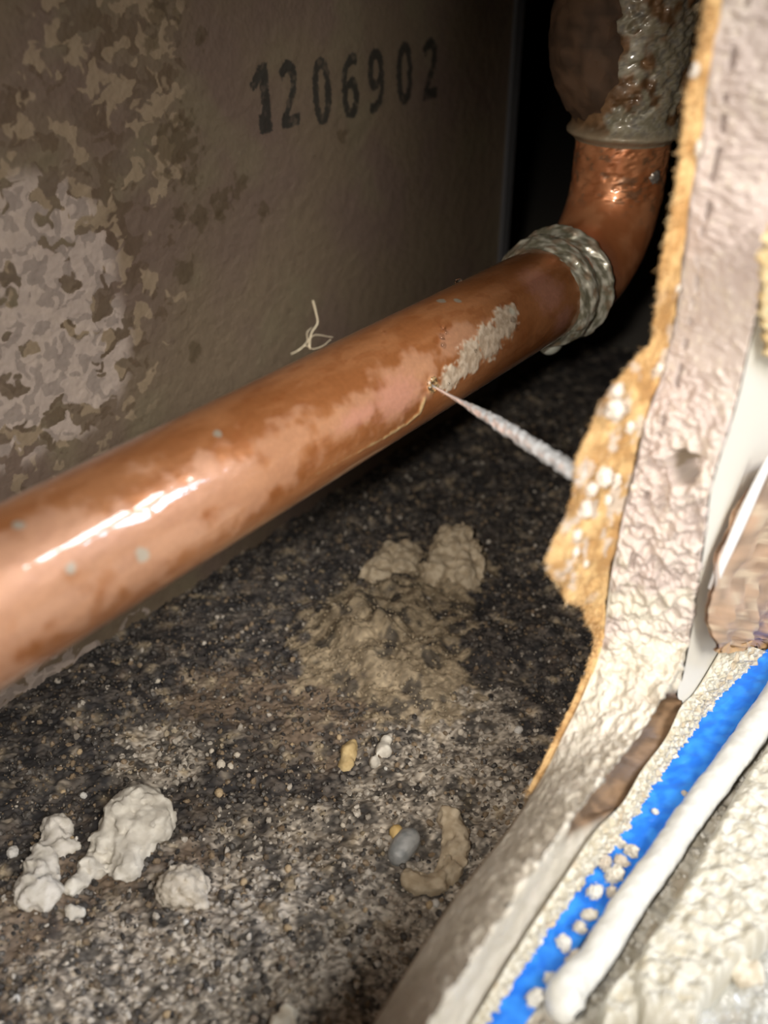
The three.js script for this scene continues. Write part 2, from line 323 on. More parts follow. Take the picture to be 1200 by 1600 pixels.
// dense samples with knots kept, more in the visible stretch
function sampleRails(list, per) {
  const curves = list.map((p) => new THREE.CatmullRomCurve3(p, false, 'centripetal')), out = list.map(() => []);
  const n = list[0].length - 1;
  for (let s = 0; s < n; s++) for (let k = 0; k < per(s); k++) { const t = (s + k / per(s)) / n; curves.forEach((c, i) => out[i].push(c.getPoint(t))); }
  curves.forEach((c, i) => out[i].push(c.getPoint(1)));
  return out;
}
const vis0 = topPts.length, visN = rows.length + topPts.length - 1;
const [SB, SR, SF, SG] = sampleRails([railB, railR, railF, railG], (s) => (s < vis0 || s >= visN) ? 10 : (s < vis0 + 4 || s >= visN - 3) ? 60 : 26);
const cutDent = onZ(1022, 775, -0.0425);
const gyp = (x, y, z) => {
  const f = fbm(x * 500, y * 500, z * 500, 3), b = fbm(x * 90, y * 90, z * 90 + 7, 3);
  const wet = sm(0.050, 0.062, y + 0.028 * fbm(x * 70 + 5, y * 70, z * 70, 3));                                   // damp mauve board above, dusty beige below
  let c = mixc(mixc([0.55, 0.505, 0.42], [0.68, 0.64, 0.555], sm(-0.3, 0.4, b + f * 0.5)), mixc([0.46, 0.385, 0.355], [0.52, 0.45, 0.41], sm(-0.3, 0.4, b)), wet);
  c = mixc(c, [0.60, 0.53, 0.45], sm(0.2, 0.42, f + b * 0.3) * 0.6);
  return c;
};
const wf = new THREE.Group(); wf.name = 'wall_front'; scene.add(wf);
tag(wf, 'broken plasterboard wall with a torn opening showing its grey core', 'wall', null, 'structure');
{
  const n = SB.length, m = 96;
  const quad = (a, b, c, t) => { // through a at 0, b at .5, c at 1
    const l0 = 2 * (t - 0.5) * (t - 1), l1 = -4 * t * (t - 1), l2 = 2 * t * (t - 0.5);
    return V(a.x * l0 + b.x * l1 + c.x * l2, a.y * l0 + b.y * l1 + c.y * l2, a.z * l0 + b.z * l1 + c.z * l2);
  };
  const g = gridGeo(n, m, (u, v, i) => {
    if (v <= 0.8) return quad(SB[i], SR[i], SF[i], v / 0.8);
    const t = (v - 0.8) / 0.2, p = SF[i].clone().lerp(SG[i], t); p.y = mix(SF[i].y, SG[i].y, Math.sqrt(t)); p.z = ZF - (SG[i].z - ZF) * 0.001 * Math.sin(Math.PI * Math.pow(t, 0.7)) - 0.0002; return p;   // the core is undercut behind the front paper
  }, {
    disp: (u, v, x, y, z) => {
      const vis = y < 0.20 && x > 0.0 ? 1 : 0.4, e = sm(0, 0.06, v) * (1 - sm(0.77, 0.8, v) * 0.4);
      const rough = sm(0.030, 0.05, y) * sm(0.105, 0.085, y);
      let d = 0.00022 * fbm(x * 420, y * 420, z * 420, 3) + 0.00030 * sm(0.0, 0.5, fbm(x * 200, y * 520, z * 200, 3)) * (y > 0.09 ? 1.2 : 0.6);
      d += rough * 0.0022 * fbm(x * 190, y * 190, z * 190 + 3, 3) + rough * 0.0009 * fbm(x * 480, y * 480, z * 480, 2);
      d += (1 - rough) * 0.0005 * fbm(x * 90, y * 90, z * 90, 2);
      const q = Math.hypot(y - cutDent.y, (z - cutDent.z) * 1.0) / 0.0026; d -= 0.008 * sm(1.15, 0.55, q + 0.25 * fbm(x * 300, y * 300, z * 300, 2));
      // the crack that runs down beside the back paper
      const cz = ZB + 0.0026 + 0.0005 * fbm(1, y * 160, 3, 2); const gap = sm(-0.05, 0.2, fbm(9, y * 260, 3, 3));
      if (y > 0.06) d -= 0.0016 * gap * sm(0.0005, 0.00012, Math.abs(z - cz));
      return d * vis * e;
    },
    color: (u, v, x, y, z) => {
      const dp = (SG[Math.round(u * (n - 1))].z - ZF), torn = sm(0.9, 1.6, dp) * sm(0.80, 0.83, v + 0.03 * fbm(x * 300, y * 300, z * 300, 2));   // brown paper lines the gap, darkened to paint in its shade
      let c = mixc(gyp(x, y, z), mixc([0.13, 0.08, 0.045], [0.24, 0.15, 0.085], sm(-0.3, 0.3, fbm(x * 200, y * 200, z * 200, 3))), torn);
      const q = Math.hypot(y - cutDent.y, z - cutDent.z) / 0.0026 + 0.35 * fbm(x * 300, y * 300, z * 300, 2);
      return mixc(c, [0.30, 0.235, 0.15], sm(0.95, 0.75, q) * 0.8);
    },
  });
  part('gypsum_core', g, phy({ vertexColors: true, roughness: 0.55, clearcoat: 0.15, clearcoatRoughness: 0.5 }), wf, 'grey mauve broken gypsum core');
  // paper faces: outline with the torn opening cut out
  const face = (S, z, x0, y0, x1, y1) => {
    const sh = new THREE.Shape([[x0, y0], [x1, y0], [x1, y1], [x0, y1]].map(([x, y]) => new THREE.Vector2(x, y)));
    const pts = S.map((p) => new THREE.Vector2(p.x, p.y)); pts.push(new THREE.Vector2(-0.45, 0.235));
    sh.holes.push(new THREE.Path(pts));
    const gg = new THREE.ShapeGeometry(sh); gg.translate(0, 0, z); return gg;
  };
  const thin = SB.filter((p, i) => i % 4 === 0 || i === SB.length - 1), thinF = SG.filter((p, i) => i % 4 === 0 || i === SG.length - 1);
  part('back_paper', face(thin, ZB - 0.0002, -1.5, -0.05, 1.8, 2.3), std({ color: lin(0.36, 0.22, 0.11) }), wf, 'brown paper on the cavity side of the board');
  part('front_paint', face(thinF, ZF, -1.5, 0.0, 1.8, 2.3), std({ color: lin(0.78, 0.75, 0.67), roughness: 0.5 }), wf, 'cream white painted face of the board');
  const a = -0.45, t = 0.235;
  part('opening_edge', mergeGeometries([box(a - 0.002, a, 0.019, t, ZB, ZF), box(a, 0.178, t, t + 0.002, ZB, ZF)]), std({ color: lin(0.55, 0.5, 0.45) }), wf);

  // torn brown paper sticking out past the core
  const L = [[1105, -30, 1132, -30], [1100, 40, 1124, 40], [1078, 130, 1106, 130], [1068, 200, 1098, 200], [1056, 300, 1081, 300], [1036, 400, 1068, 400], [1024, 500, 1055, 500], [1019, 535, 1046, 540], [995, 560, 1042, 560], [962, 600, 1031, 600], [936, 640, 1013, 645], [925, 668, 1006, 670], [903, 715, 996, 712], [899, 750, 988, 750], [888, 800, 976, 800], [864, 850, 966, 850], [855, 872, 960, 872], [862, 900, 956, 895], [880, 915, 952, 915], [884, 938, 950, 935], [912, 948, 948, 948], [918, 970, 946, 970], [930, 1000, 944, 1000], [916, 1050, 928, 1050], [896, 1100, 908, 1100], [870, 1150, 883, 1150], [846, 1200, 860, 1197], [822, 1245, 836, 1240]];
  const rl = L.map(([a2, b2], i) => onZ(a2, b2, ZB - 0.0012 - ((i > 7 && i < 22) ? 0.001 * Math.sin((i - 7) / 15 * Math.PI) : 0))), rr = L.map(([, , c2, d2]) => onZ(c2, d2, ZB + 0.0002));
  const [TL, TR] = sampleRails([rl, rr], () => 26);
  const nn = TL.length;
  const pg = gridGeo(nn, 44, (u, v, i) => {
    const w = v < 0.5 ? v * 2 : 2 - v * 2, back = v >= 0.5;
    const p = TL[i].clone().lerp(TR[i], w);
    const jag = (1 - w) * (1 - w) * (0.0006 * fbm(p.y * 700, 3, 1, 3) + 0.0004 * n3(p.y * 1900, 1, 5));
    p.x -= jag * 1.5; if (back) p.z -= 0.0011 * (0.25 + w); return p;
  }, {
    disp: (u, v, x, y, z) => 0.00055 * fbm(x * 260, y * 260, z * 260, 3) * sm(0, 0.1, v) * sm(1, 0.9, v),
    color: (u, v, x, y, z) => {
      const f = fbm(x * 900, y * 300, z * 900, 3), b = fbm(x * 110, y * 110, z * 110, 3);
      let c = mixc([0.42, 0.235, 0.085], [0.66, 0.44, 0.20], sm(-0.4, 0.4, b + f * 0.6));
      const dust = sm(0.12, 0.25, fbm(x * 150 + 3, y * 150, z * 150, 3)) * sm(0.055, 0.07, y) * sm(0.115, 0.10, y);
      return mixc(c, [0.58, 0.50, 0.43], dust * 0.8);
    },
  });
  const torn = part('torn_back_paper', pg, std({ vertexColors: true, roughness: 0.7 }), wf, 'fuzzy torn edge of brown backing paper');
  // fuzz
  const fg = new THREE.ConeGeometry(1, 1, 4, 1); fg.translate(0, 0.5, 0);
  const NF = 2600, fz = new THREE.InstancedMesh(fg, std({ color: 0xffffff, roughness: 0.8 }), NF), r = rng(31);
  const M = new THREE.Matrix4(), Q = new THREE.Quaternion(), C = new THREE.Color(), Y = V(0, 1, 0);
  for (let i = 0; i < NF; i++) {
    const k = Math.floor(r() * (nn - 1)), w = Math.pow(r(), 1.6) * 0.7, p = TL[k].clone().lerp(TR[k], w); p.z += 0.0001 - 0.0006 * r();
    const d = V(-0.9 + 0.9 * (r() - 0.5), 1.2 * (r() - 0.5), 0.9 * (r() - 0.35)).normalize();
    Q.setFromUnitVectors(Y, d);
    const len = mix(0.0006, 0.0022, r() * r()), wd = mix(0.00005, 0.00013, r());
    M.compose(p, Q, V(wd, len, wd)); fz.setMatrixAt(i, M);
    const c = mixc([0.42, 0.24, 0.09], [0.78, 0.56, 0.30], r()); C.setRGB(...c); fz.setColorAt(i, C);
  }
  fz.name = 'paper_fuzz'; fz.userData.kind = 'stuff'; wf.add(fz); shade(fz);
  // crumbs of gypsum stuck to the paper and the core
  const crumbMat = std({ vertexColors: true, roughness: 0.75 });
  const crumbs = [[960, 640, 2.6, 1.6], [985, 668, 1.6, 1.4], [965, 610, 1.8, 1.3], [945, 745, 2.4, 1.9], [925, 765, 1.8, 1.5], [962, 752, 1.7, 1.9], [915, 795, 2.0, 2.3], [950, 780, 1.1, 1.5], [902, 835, 1.3, 0.9], [900, 862, 1.0, 1.4], [915, 880, 1.0, 1.1], [1010, 745, 1.4, 1.6], [1040, 730, 1.8, 1.2], [1060, 740, 1.2, 1.0], [990, 760, 1.3, 1.9], [980, 830, 1.3, 2.4], [1085, 110, 1.2, 1.6], [1092, 230, 1.3, 2.6], [1110, 215, 1.3, 1.5], [1075, 470, 0.9, 1.2], [1060, 450, 0.9, 1.3], [1030, 575, 1.4, 1.1]];
  crumbs.forEach(([px, py, rx, ry], i) => {
    const c = onZ(px, py, ZB + 0.0006), R = rx / 1000 * 0.55, H2 = ry / 1000 * 0.55;
    const g2 = blobGeo([[c.x, c.y, c.z, R * 0.8], [c.x + R * 0.3, c.y + H2 * 0.5, c.z, R * 0.55], [c.x - R * 0.2, c.y - H2 * 0.6, c.z, R * 0.6]], { res: 22, k: R * 0.5, amp: R * 0.22, freq: 900, seed: i * 7, color: (x, y, z) => { const f = fbm(x * 700, y * 700, z * 700, 2); return mixc([0.52, 0.45, 0.38], [0.70, 0.64, 0.57], sm(-0.3, 0.3, f)); } });
    part('gypsum_crumb', g2, crumbMat, wf);
  });
}

// ------------------------------------------------------------------ copper pipe
const PR = 0.0111, PY = 0.160 - 0.0802, PZ = -0.1061, PXE = 0.214, EX = 0.239;
function onPipe(px, py) {       // ray against the pipe: x along it and the angle round it (0 = facing the lens line)
  const d = ray(px, py), oy = CAM.y - PY, oz = CAM.z - PZ;
  const a = d.y * d.y + d.z * d.z, b = oy * d.y + oz * d.z, c = oy * oy + oz * oz - PR * PR;
  const q = b * b - a * c, t = (-b - Math.sqrt(Math.max(0, q))) / a;
  return { x: CAM.x + d.x * t, a: Math.atan2(oy + d.y * t, oz + d.z * t) };
}
const pipe = groupThing('copper_pipe', 'wet leaking copper pipe with soldered elbow and corroded riser', 'pipe');
const holeP = onPipe(676, 602);
{
  const X0 = -0.05, X1 = PXE, W = 2048, H = 640;
  const deposit = [[790, 505, 4.5, 3.6], [765, 535, 5, 4], [735, 560, 5, 3.6], [705, 590, 4.2, 2.6], [800, 488, 2.4, 2.2]].map(([px, py, rx, ry]) => ({ ...onPipe(px, py), rx: rx / 1000, ry: ry / 1000 }));
  const film = [[640, 580, 12, 3.6], [720, 530, 9, 3.0], [560, 640, 14, 3.5], [450, 690, 14, 3.6], [620, 620, 10, 5], [400, 760, 16, 5], [250, 830, 20, 7], [120, 850, 16, 7], [60, 950, 14, 8], [220, 890, 9, 5], [30, 880, 10, 6], [320, 760, 12, 5]].map(([px, py, rx, ry]) => ({ ...onPipe(px, py), rx: rx / 1000, ry: ry / 1000 }));
  const pink = [[620, 620, 8, 4.5], [860, 460, 7, 5], [840, 440, 6, 5], [560, 650, 7, 2], [880, 500, 5, 4]].map(([px, py, rx, ry]) => ({ ...onPipe(px, py), rx: rx / 1000, ry: ry / 1000 }));
  const dots = [[110, 888, 1.0], [222, 868, 1.3], [340, 678, 1.0], [30, 820, 0.9], [640, 468, 1.4], [715, 470, 0.9], [800, 488, 1.2], [690, 470, 1.2]].map(([px, py, r2]) => ({ ...onPipe(px, py), r: r2 / 1000 }));
  const drip = [[662, 625], [655, 645], [635, 662], [600, 684], [560, 706], [520, 727], [460, 760]].map(([px, py]) => onPipe(px, py));
  const el = (list, x, a, wob) => { let m = -1; for (const e of list) { let da = a - e.a; m = Math.max(m, 1 - Math.hypot((x - e.x) / e.rx, da * PR / e.ry) + wob); } return m; };
  const dripD = (x, a) => { let d = 1; for (let i = 0; i < drip.length - 1; i++) { const p = drip[i], q = drip[i + 1], ax = p.x, ay = p.a * PR, bx = q.x, by = q.a * PR, X = x, Y = a * PR; const t = clamp(((X - ax) * (bx - ax) + (Y - ay) * (by - ay)) / ((bx - ax) ** 2 + (by - ay) ** 2)); d = Math.min(d, Math.hypot(X - ax - t * (bx - ax), Y - ay - t * (by - ay)) + 0.0002 * i); } return d; };
  const ann = (x, a, f, s) => fbm(x * f, Math.cos(a) * PR * f, Math.sin(a) * PR * f + s, 3);
  const mask = (x, a) => {
    const w = ann(x, a, 420, 0);
    return { dep: sm(-0.05, 0.3, el(deposit, x, a, w * 0.4 + 0.08)), film: sm(-0.2, 0.5, el(film, x, a, ann(x, a, 150, 5) * 0.9)), pink: sm(-0.2, 0.7, el(pink, x, a, w * 0.3)), w };
  };
  const aOf = (v) => (v - 0.5) * Math.PI * 2 + 0.65;     // seam at the back of the pipe
  const map = dataTex(W, H, (u, v) => {
    const x = mix(X0, X1, u), a = aOf(v), k = mask(x, a);
    const b = ann(x * 0.35, a, 120, 9), f = ann(x, a, 900, 2);
    let c = mixc([0.46, 0.175, 0.062], [0.58, 0.245, 0.10], sm(-0.35, 0.35, b));
    c = mixc(c, [0.40, 0.13, 0.04], sm(0.15, 0.4, ann(x * 0.5, a, 260, 4)) * 0.4);
    c = mixc(c, [0.70, 0.43, 0.29], k.film * 0.45);
    c = mixc(c, [0.70, 0.34, 0.25], k.pink * 0.7);
    c = mixc(c, mixc([0.36, 0.325, 0.25], [0.56, 0.51, 0.41], sm(-0.3, 0.3, k.w)), k.dep * 0.8);
    for (const d of dots) { const q = Math.hypot(x - d.x, (a - d.a) * PR) / d.r + k.w * 0.5; c = mixc(c, [0.50, 0.49, 0.40], sm(1, 0.6, q) * 0.75); }
    const dd = dripD(x, a) + k.w * 0.0006; c = mixc(c, [0.55, 0.42, 0.22], sm(0.0011, 0.0004, dd) * 0.75);
    const h = Math.hypot(x - holeP.x, (a - holeP.a) * PR) + k.w * 0.0004;
    c = mixc(c, [0.30, 0.19, 0.08], sm(0.0022, 0.0012, h) * 0.6); c = mixc(c, [0.05, 0.03, 0.015], sm(0.0011, 0.0008, h) * 0.8);
    const g = 1 + f * 0.10; return [c[0] * g, c[1] * g, c[2] * g];
  }, true);
  const rm = dataTex(1024, 320, (u, v) => {
    const x = mix(X0, X1, u), a = aOf(v), k = mask(x, a);
    const h = Math.hypot(x - holeP.x, (a - holeP.a) * PR);
    const dd = dripD(x, a) + k.w * 0.0006;
    const r = mix(mix(0.36, 0.46, k.film), 0.6, k.dep) + 0.06 * k.w, me = clamp(0.5 - k.dep * 0.5 - sm(0.0022, 0.001, h) - sm(0.0011, 0.0004, dd) * 0.4 - k.film * 0.12);
    return [1, r, me];
  });
  const nx = 700, ns = 160;
  const g = gridGeo(nx, ns, (u, v) => {
    const x = mix(X0, X1, u), a = aOf(v); const k = mask(x, a);
    let r = PR + 0.00003 * ann(x, a, 160, 3) + k.dep * (0.00012 + 0.00016 * k.w) + 0.00005 * k.film;
    const dd = dripD(x, a); r += 0.00025 * sm(0.0010, 0.0002, dd);
    const h = Math.hypot(x - holeP.x, (a - holeP.a) * PR) + k.w * 0.0002; r += 0.00035 * sm(0.0019, 0.0012, h) - 0.0028 * sm(0.0011, 0.0005, h);
    return V(x, PY + Math.sin(a) * r, PZ + Math.cos(a) * r);
  });
  const wet = dataTex(1024, 320, (u, v) => { const x = mix(X0, X1, u), a = aOf(v); const t = ann(x * 0.5, a, 420, 33) * 0.5 + ann(x * 0.4, a, 1100, 43) * 0.3; const h = 0.5 + t * 0.5; return [h, h, h]; });
  const mat = phy({ map, roughnessMap: rm, metalnessMap: rm, roughness: 1, metalness: 1, bumpMap: wet, bumpScale: 0.00016, clearcoat: 1, clearcoatRoughness: 0.06 });
  const tubeMesh = part('horizontal_tube', g, mat, pipe, 'wet orange copper tube with a pinhole leak');
  const hc = V(holeP.x, PY + Math.sin(holeP.a) * PR, PZ + Math.cos(holeP.a) * PR), tu = V(1, 0, 0), tv = V(0, Math.cos(holeP.a), -Math.sin(holeP.a));
  const ring = []; for (let i = 0; i < 9; i++) { const t = i / 9 * Math.PI * 2 + 0.3; if (i === 7) continue; const p = hc.clone().addScaledVector(tu, Math.cos(t) * 0.00115).addScaledVector(tv, Math.sin(t) * 0.00115); ring.push([p.x, p.y, p.z, 0.00036 + 0.00012 * ((i * 5) % 3)]); }
  part('pinhole_crust', blobGeo(ring, { res: 34, k: 0.0003, amp: 0.00008, freq: 1500, color: (x, y, z) => mixc([0.07, 0.04, 0.02], [0.42, 0.29, 0.14], sm(-0.3, 0.4, fbm(x * 1500, y * 1500, z * 1500, 2))) }), phy({ vertexColors: true, roughness: 0.35, clearcoat: 0.8, clearcoatRoughness: 0.1 }), tubeMesh, 'brown crust ringing the pinhole');
  // run of the tube before the opening
  const g2 = new THREE.CylinderGeometry(PR, PR, 0.57, 48, 1, true); g2.rotateZ(Math.PI / 2); g2.translate(-0.335, PY, PZ);
  part('tube_run', g2, phy({ color: lin(0.64, 0.25, 0.085), metalness: 1, roughness: 0.33, clearcoat: 1, clearcoatRoughness: 0.1 }), pipe);

  // elbow
  const path = new THREE.CurvePath(); const BR = 0.021;
  const pts = [];
  for (let i = 0; i <= 6; i++) pts.push(V(mix(PXE - 0.010, EX - BR, i / 6), PY, PZ));
  for (let i = 1; i <= 22; i++) { const t = i / 22 * Math.PI / 2; pts.push(V(EX - BR + BR * Math.sin(t), PY + BR - BR * Math.cos(t), PZ)); }
  for (let i = 1; i <= 6; i++) pts.push(V(EX, mix(PY + BR, 0.114, i / 6), PZ));
  const ec = new THREE.CatmullRomCurve3(pts, false, 'centripetal');
  const eg = sweep(ec, 150, 96, 0.0117, {
    disp: (u, v, x, y, z) => 0.00010 * fbm(x * 220, y * 220, z * 220, 2) + 0.00035 * sm(0.6, 0.75, u) * sm(0.0, 0.4, fbm(x * 380, y * 380, z * 380, 3)),
    color: (u, v, x, y, z) => { const b = fbm(x * 110, y * 110, z * 110, 3); let c = mixc([0.56, 0.20, 0.075], [0.72, 0.31, 0.14], sm(-0.3, 0.4, b)); c = mixc(c, [0.60, 0.30, 0.22], sm(0.35, 0.1, u) * 0.6); return mixc(c, [0.24, 0.15, 0.09], sm(0.15, 0.3, fbm(x * 260 + 4, y * 260, z * 260, 3)) * sm(0.5, 0.75, u) * 0.7); },
  });
  part('elbow', eg, phy({ vertexColors: true, metalness: 0.5, roughness: 0.42, clearcoat: 0.9, clearcoatRoughness: 0.12 }), pipe, 'reddish copper elbow fitting');
  // solder rings
  const rc = new THREE.LineCurve3(V(PXE - 0.0155, PY, PZ), V(PXE + 0.003, PY, PZ));
  const prof = (u, a) => { const w = 0.35 * fbm(u * 3, Math.cos(a) * 2, Math.sin(a) * 2, 2); const q = (c, s) => Math.exp(-(((u - c) / s) ** 2)); return PR - 0.0006 + 0.0022 * q(0.36 + w * 0.08, 0.17) + 0.0030 * q(0.76, 0.11) + 0.0007 * sm(0.1, 0.4, u) * (1 - sm(0.9, 1, u)); };
  const rg = sweep(rc, 70, 140, prof, {
    disp: (u, v, x, y, z) => 0.0006 * fbm(x * 300, y * 220, z * 220, 3) + 0.0002 * fbm(x * 900, y * 700, z * 700, 2),
    color: (u, v, x, y, z) => { const b = fbm(x * 700, y * 220, z * 220, 3); let c = mixc([0.20, 0.19, 0.13], [0.60, 0.58, 0.48], sm(-0.3, 0.35, b)); c = mixc(c, [0.30, 0.19, 0.11], sm(0.1, 0.3, fbm(x * 300, y * 200, z * 200 + 3, 3)) * 0.6); return mixc(c, [0.40, 0.19, 0.11], sm(0.16, 0.02, u + 0.1 * b) * 0.9); },
  });
  part('solder_ring', rg, phy({ vertexColors: true, metalness: 0.35, roughness: 0.4, clearcoat: 0.8, clearcoatRoughness: 0.15 }), pipe, 'greenish grey double ridge of solder');
  // drip of flux and water under the ring
  const dpx = onZ(862, 538, PZ + 0.001);
  part('flux_drip', blobGeo([[dpx.x, dpx.y + 0.0010, dpx.z, 0.0026], [dpx.x - 0.0020, dpx.y + 0.0004, dpx.z, 0.0020], [dpx.x + 0.0028, dpx.y + 0.0028, dpx.z, 0.0024], [dpx.x + 0.0015, dpx.y + 0.005, dpx.z, 0.003]], { res: 40, k: 0.003 }), phy({ color: lin(0.62, 0.63, 0.54), roughness: 0.15, transmission: 0.35, thickness: 0.004, ior: 1.34 }), pipe, 'pale bead hanging under the solder');
  // solder bead on the elbow
  const bd = onZ(1016, 273, PZ + 0.0095);
  part('solder_bead', blobGeo([[bd.x, bd.y, bd.z, 0.0022], [bd.x + 0.0008, bd.y - 0.0012, bd.z - 0.0006, 0.0018]], { res: 26, k: 0.002, amp: 0.0002, freq: 700 }), phy({ color: lin(0.42, 0.38, 0.33), metalness: 0.6, roughness: 0.35 }), pipe, 'small grey solder bead');

  // corroded coupling and riser
  const cc = new THREE.LineCurve3(V(EX, 0.1095, PZ), V(EX, 0.172, PZ));
  const facing = Math.atan2(-PZ, -EX);
  const cg = sweep(cc, 190, 150, (u) => 0.0118 + 0.0011 * sm(0.0, 0.03, u) + 0.0012 * Math.exp(-(((u - 0.035) / 0.022) ** 2)) + 0.0006 * sm(0.1, 0.2, u), {
    disp: (u, v, x, y, z) => { const lump = sm(-0.1, 0.5, fbm(x * 230, y * 230, z * 230, 3)); return 0.0007 * lump * sm(0.05, 0.12, u) + 0.00018 * fbm(x * 500, y * 500, z * 500, 2); },
    color: (u, v, x, y, z) => {
      const b = fbm(x * 190, y * 190, z * 190, 3), f = fbm(x * 500, y * 500, z * 500, 3);
      let c = mixc([0.16, 0.085, 0.035], [0.30, 0.17, 0.08], sm(-0.3, 0.4, b));
      const front = Math.atan2(z - PZ, x - EX) - 2.25, fr = Math.exp(-front * front / 0.9);
      const gm = sm(0.0, 0.3, fbm(x * 130 + 9, y * 100, z * 130, 3) + 0.46 * fr - 0.12) * sm(0.72, 0.45, u + 0.2 * b);
      c = mixc(c, mixc([0.34, 0.34, 0.24], [0.60, 0.60, 0.49], sm(-0.3, 0.3, f)), gm * 0.65);
      c = mixc(c, [0.10, 0.09, 0.085], sm(0.12, 0.3, f) * 0.6 * gm);
      return mixc(c, [0.46, 0.38, 0.26], sm(0.08, 0.03, u) * 0.7);
    },
  });
  const corr = phy({ vertexColors: true, metalness: 0.2, roughness: 0.5, clearcoat: 0.6, clearcoatRoughness: 0.12 });
  part('coupling', cg, corr, pipe, 'brown corroded coupling with green and white deposits');
  const lugAt = (d, y, r) => { const p = V(EX, y, PZ).addScaledVector(RIGHT, d); return [p.x, p.y, p.z, r]; };
  part('coupling_lug', blobGeo([lugAt(-0.0045, 0.122, 0.0115), lugAt(-0.0085, 0.131, 0.0118), lugAt(-0.0075, 0.142, 0.0112), lugAt(-0.0055, 0.155, 0.0108), lugAt(-0.004, 0.166, 0.0105)], { res: 60, k: 0.006, amp: 0.0005, freq: 170, color: (x, y, z) => mixc([0.07, 0.040, 0.022], [0.14, 0.08, 0.045], sm(-0.3, 0.3, fbm(x * 160, y * 160, z * 160, 3))) }), std({ vertexColors: true, roughness: 0.75 }), pipe, 'dark brown corroded lug beside the coupling');
  const g3 = new THREE.CylinderGeometry(PR, PR, 0.55, 48, 1, true); g3.translate(EX, 0.44, PZ);
  part('riser_tube', g3, phy({ color: lin(0.35, 0.16, 0.07), metalness: 0.8, roughness: 0.45 }), pipe);
}

// ------------------------------------------------------------------ water
const water = phy({ color: 0xffffff, roughness: 0.02, transmission: 1, thickness: 0.002, ior: 1.333 });
{
  const s = V(holeP.x, PY + Math.sin(holeP.a) * (PR - 0.0004), PZ + Math.cos(holeP.a) * (PR - 0.0004));
  const e = onZ(905, 742, ZB - 0.0018);
  const c = new THREE.CatmullRomCurve3([s, s.clone().lerp(e, 0.5).add(V(0, 0.0004, 0)), e]);
  const g = sweep(c, 160, 28, (u, a) => (0.00022 + 0.00070 * sm(0.12, 0.55, u) + 0.0003 * u) * (1 + 0.22 * sm(0.15, 0.3, u) * n3(u * 26, Math.cos(a) * 0.8, Math.sin(a) * 0.8)));
  thing('water_jet', g, phy({ color: lin(0.80, 0.83, 0.86), roughness: 0.22, transmission: 0.45, thickness: 0.002, ior: 1.333 }), 'thin jet of water spraying from the pinhole onto the torn paper', 'water');
  const drops = [[692, 512, 0.55], [690, 527, 0.65], [692, 540, 0.6], [697, 520, 0.4], [800, 500, 0.7], [806, 512, 0.6], [700, 600, 0.35], [712, 430, 0.7], [742, 548, 0.4], [668, 598, 0.45], [600, 520, 0.35]];
  for (const [px, py, r] of drops) {
    const p = onPipe(px, py), R = r / 1000 * 1.15, n = V(0, Math.sin(p.a), Math.cos(p.a));
    const q = new THREE.SphereGeometry(R, 20, 14); q.scale(1, 1, 0.62);
    const m = thing('water_drop', q, water, 'clear water bead clinging to the copper tube', 'droplet', 'water beads on the copper tube');
    m.position.copy(V(p.x, PY, PZ).addScaledVector(n, PR + R * 0.25)); m.quaternion.setFromUnitVectors(V(0, 0, 1), n);
  }
}
// wisp of fibre on the pipe
{
  const w = groupThing('fibre_wisp', 'pale frayed wisp of fibre caught on top of the copper tube', 'fibre');
  const strands = [[[489, 470], [494, 490], [496, 505], [486, 522], [484, 545]], [[455, 553], [470, 545], [483, 530], [490, 524], [520, 527]], [[462, 550], [478, 540], [488, 545], [505, 540], [517, 530]], [[484, 545], [480, 520], [487, 512]]];
  strands.forEach((s, i) => {
    const p0 = onPipe(520, 545).x, pts = s.map(([px, py]) => onZ(px, py, PZ + 0.001 + (i === 4 ? 0.006 : 0)));
    part('strand', sweep(new THREE.CatmullRomCurve3(pts), 40, 6, (u) => (i === 0 ? 0.00016 : 0.00009) * (1 - 0.5 * u)), std({ color: lin(0.62, 0.55, 0.40) }), w);
  });
}

// ------------------------------------------------------------------ lumps on the cavity floor
const plasterCol = (a, b) => (x, y, z) => mixc(a, b, sm(-0.35, 0.35, fbm(x * 350, y * 350, z * 350, 3)));
function lump(name, spots, label, cat, { a = [0.52, 0.48, 0.41], b = [0.70, 0.66, 0.58], amp = 0.0006, freq = 260, k = 0.0025, res = 52, group, rough = 0.85, lift = 0.3 } = {}) {
  const balls = spots.map(([px, py, r, up = lift]) => { const p = onY(px, py, 0.005), R = r / 1000; return [p.x, floorH(p.x, p.z) + R * up, p.z, R]; });
  return thing(name, blobGeo(balls, { res, k, amp, freq, seed: spots[0][0], color: plasterCol(a, b) }), std({ vertexColors: true, roughness: rough }), label, cat, group);
}
lump('plaster_lump', [[200, 1275, 3.6, 0.9], [225, 1265, 3.8, 0.9], [245, 1285, 3.6, 0.8], [235, 1305, 3.0, 0.8], [165, 1310, 3.0], [190, 1290, 3.4, 0.8], [140, 1345, 2.6], [115, 1375, 2.0], [110, 1415, 1.7], [205, 1335, 2.8], [195, 1355, 2.4], [210, 1310, 2.8, 0.9]], 'long white crumbly plaster clump lying on the black grit', 'plaster', { res: 64 });
lump('plaster_lump', [[85, 1290, 2.6], [95, 1300, 2.2], [65, 1345, 2.8], [60, 1365, 3.0], [45, 1395, 2.6], [70, 1395, 2.8], [75, 1325, 2.2], [108, 1320, 1.5]], 'white forked plaster clump beside the long one on the grit', 'plaster', { res: 56, b: [0.66, 0.62, 0.56] });
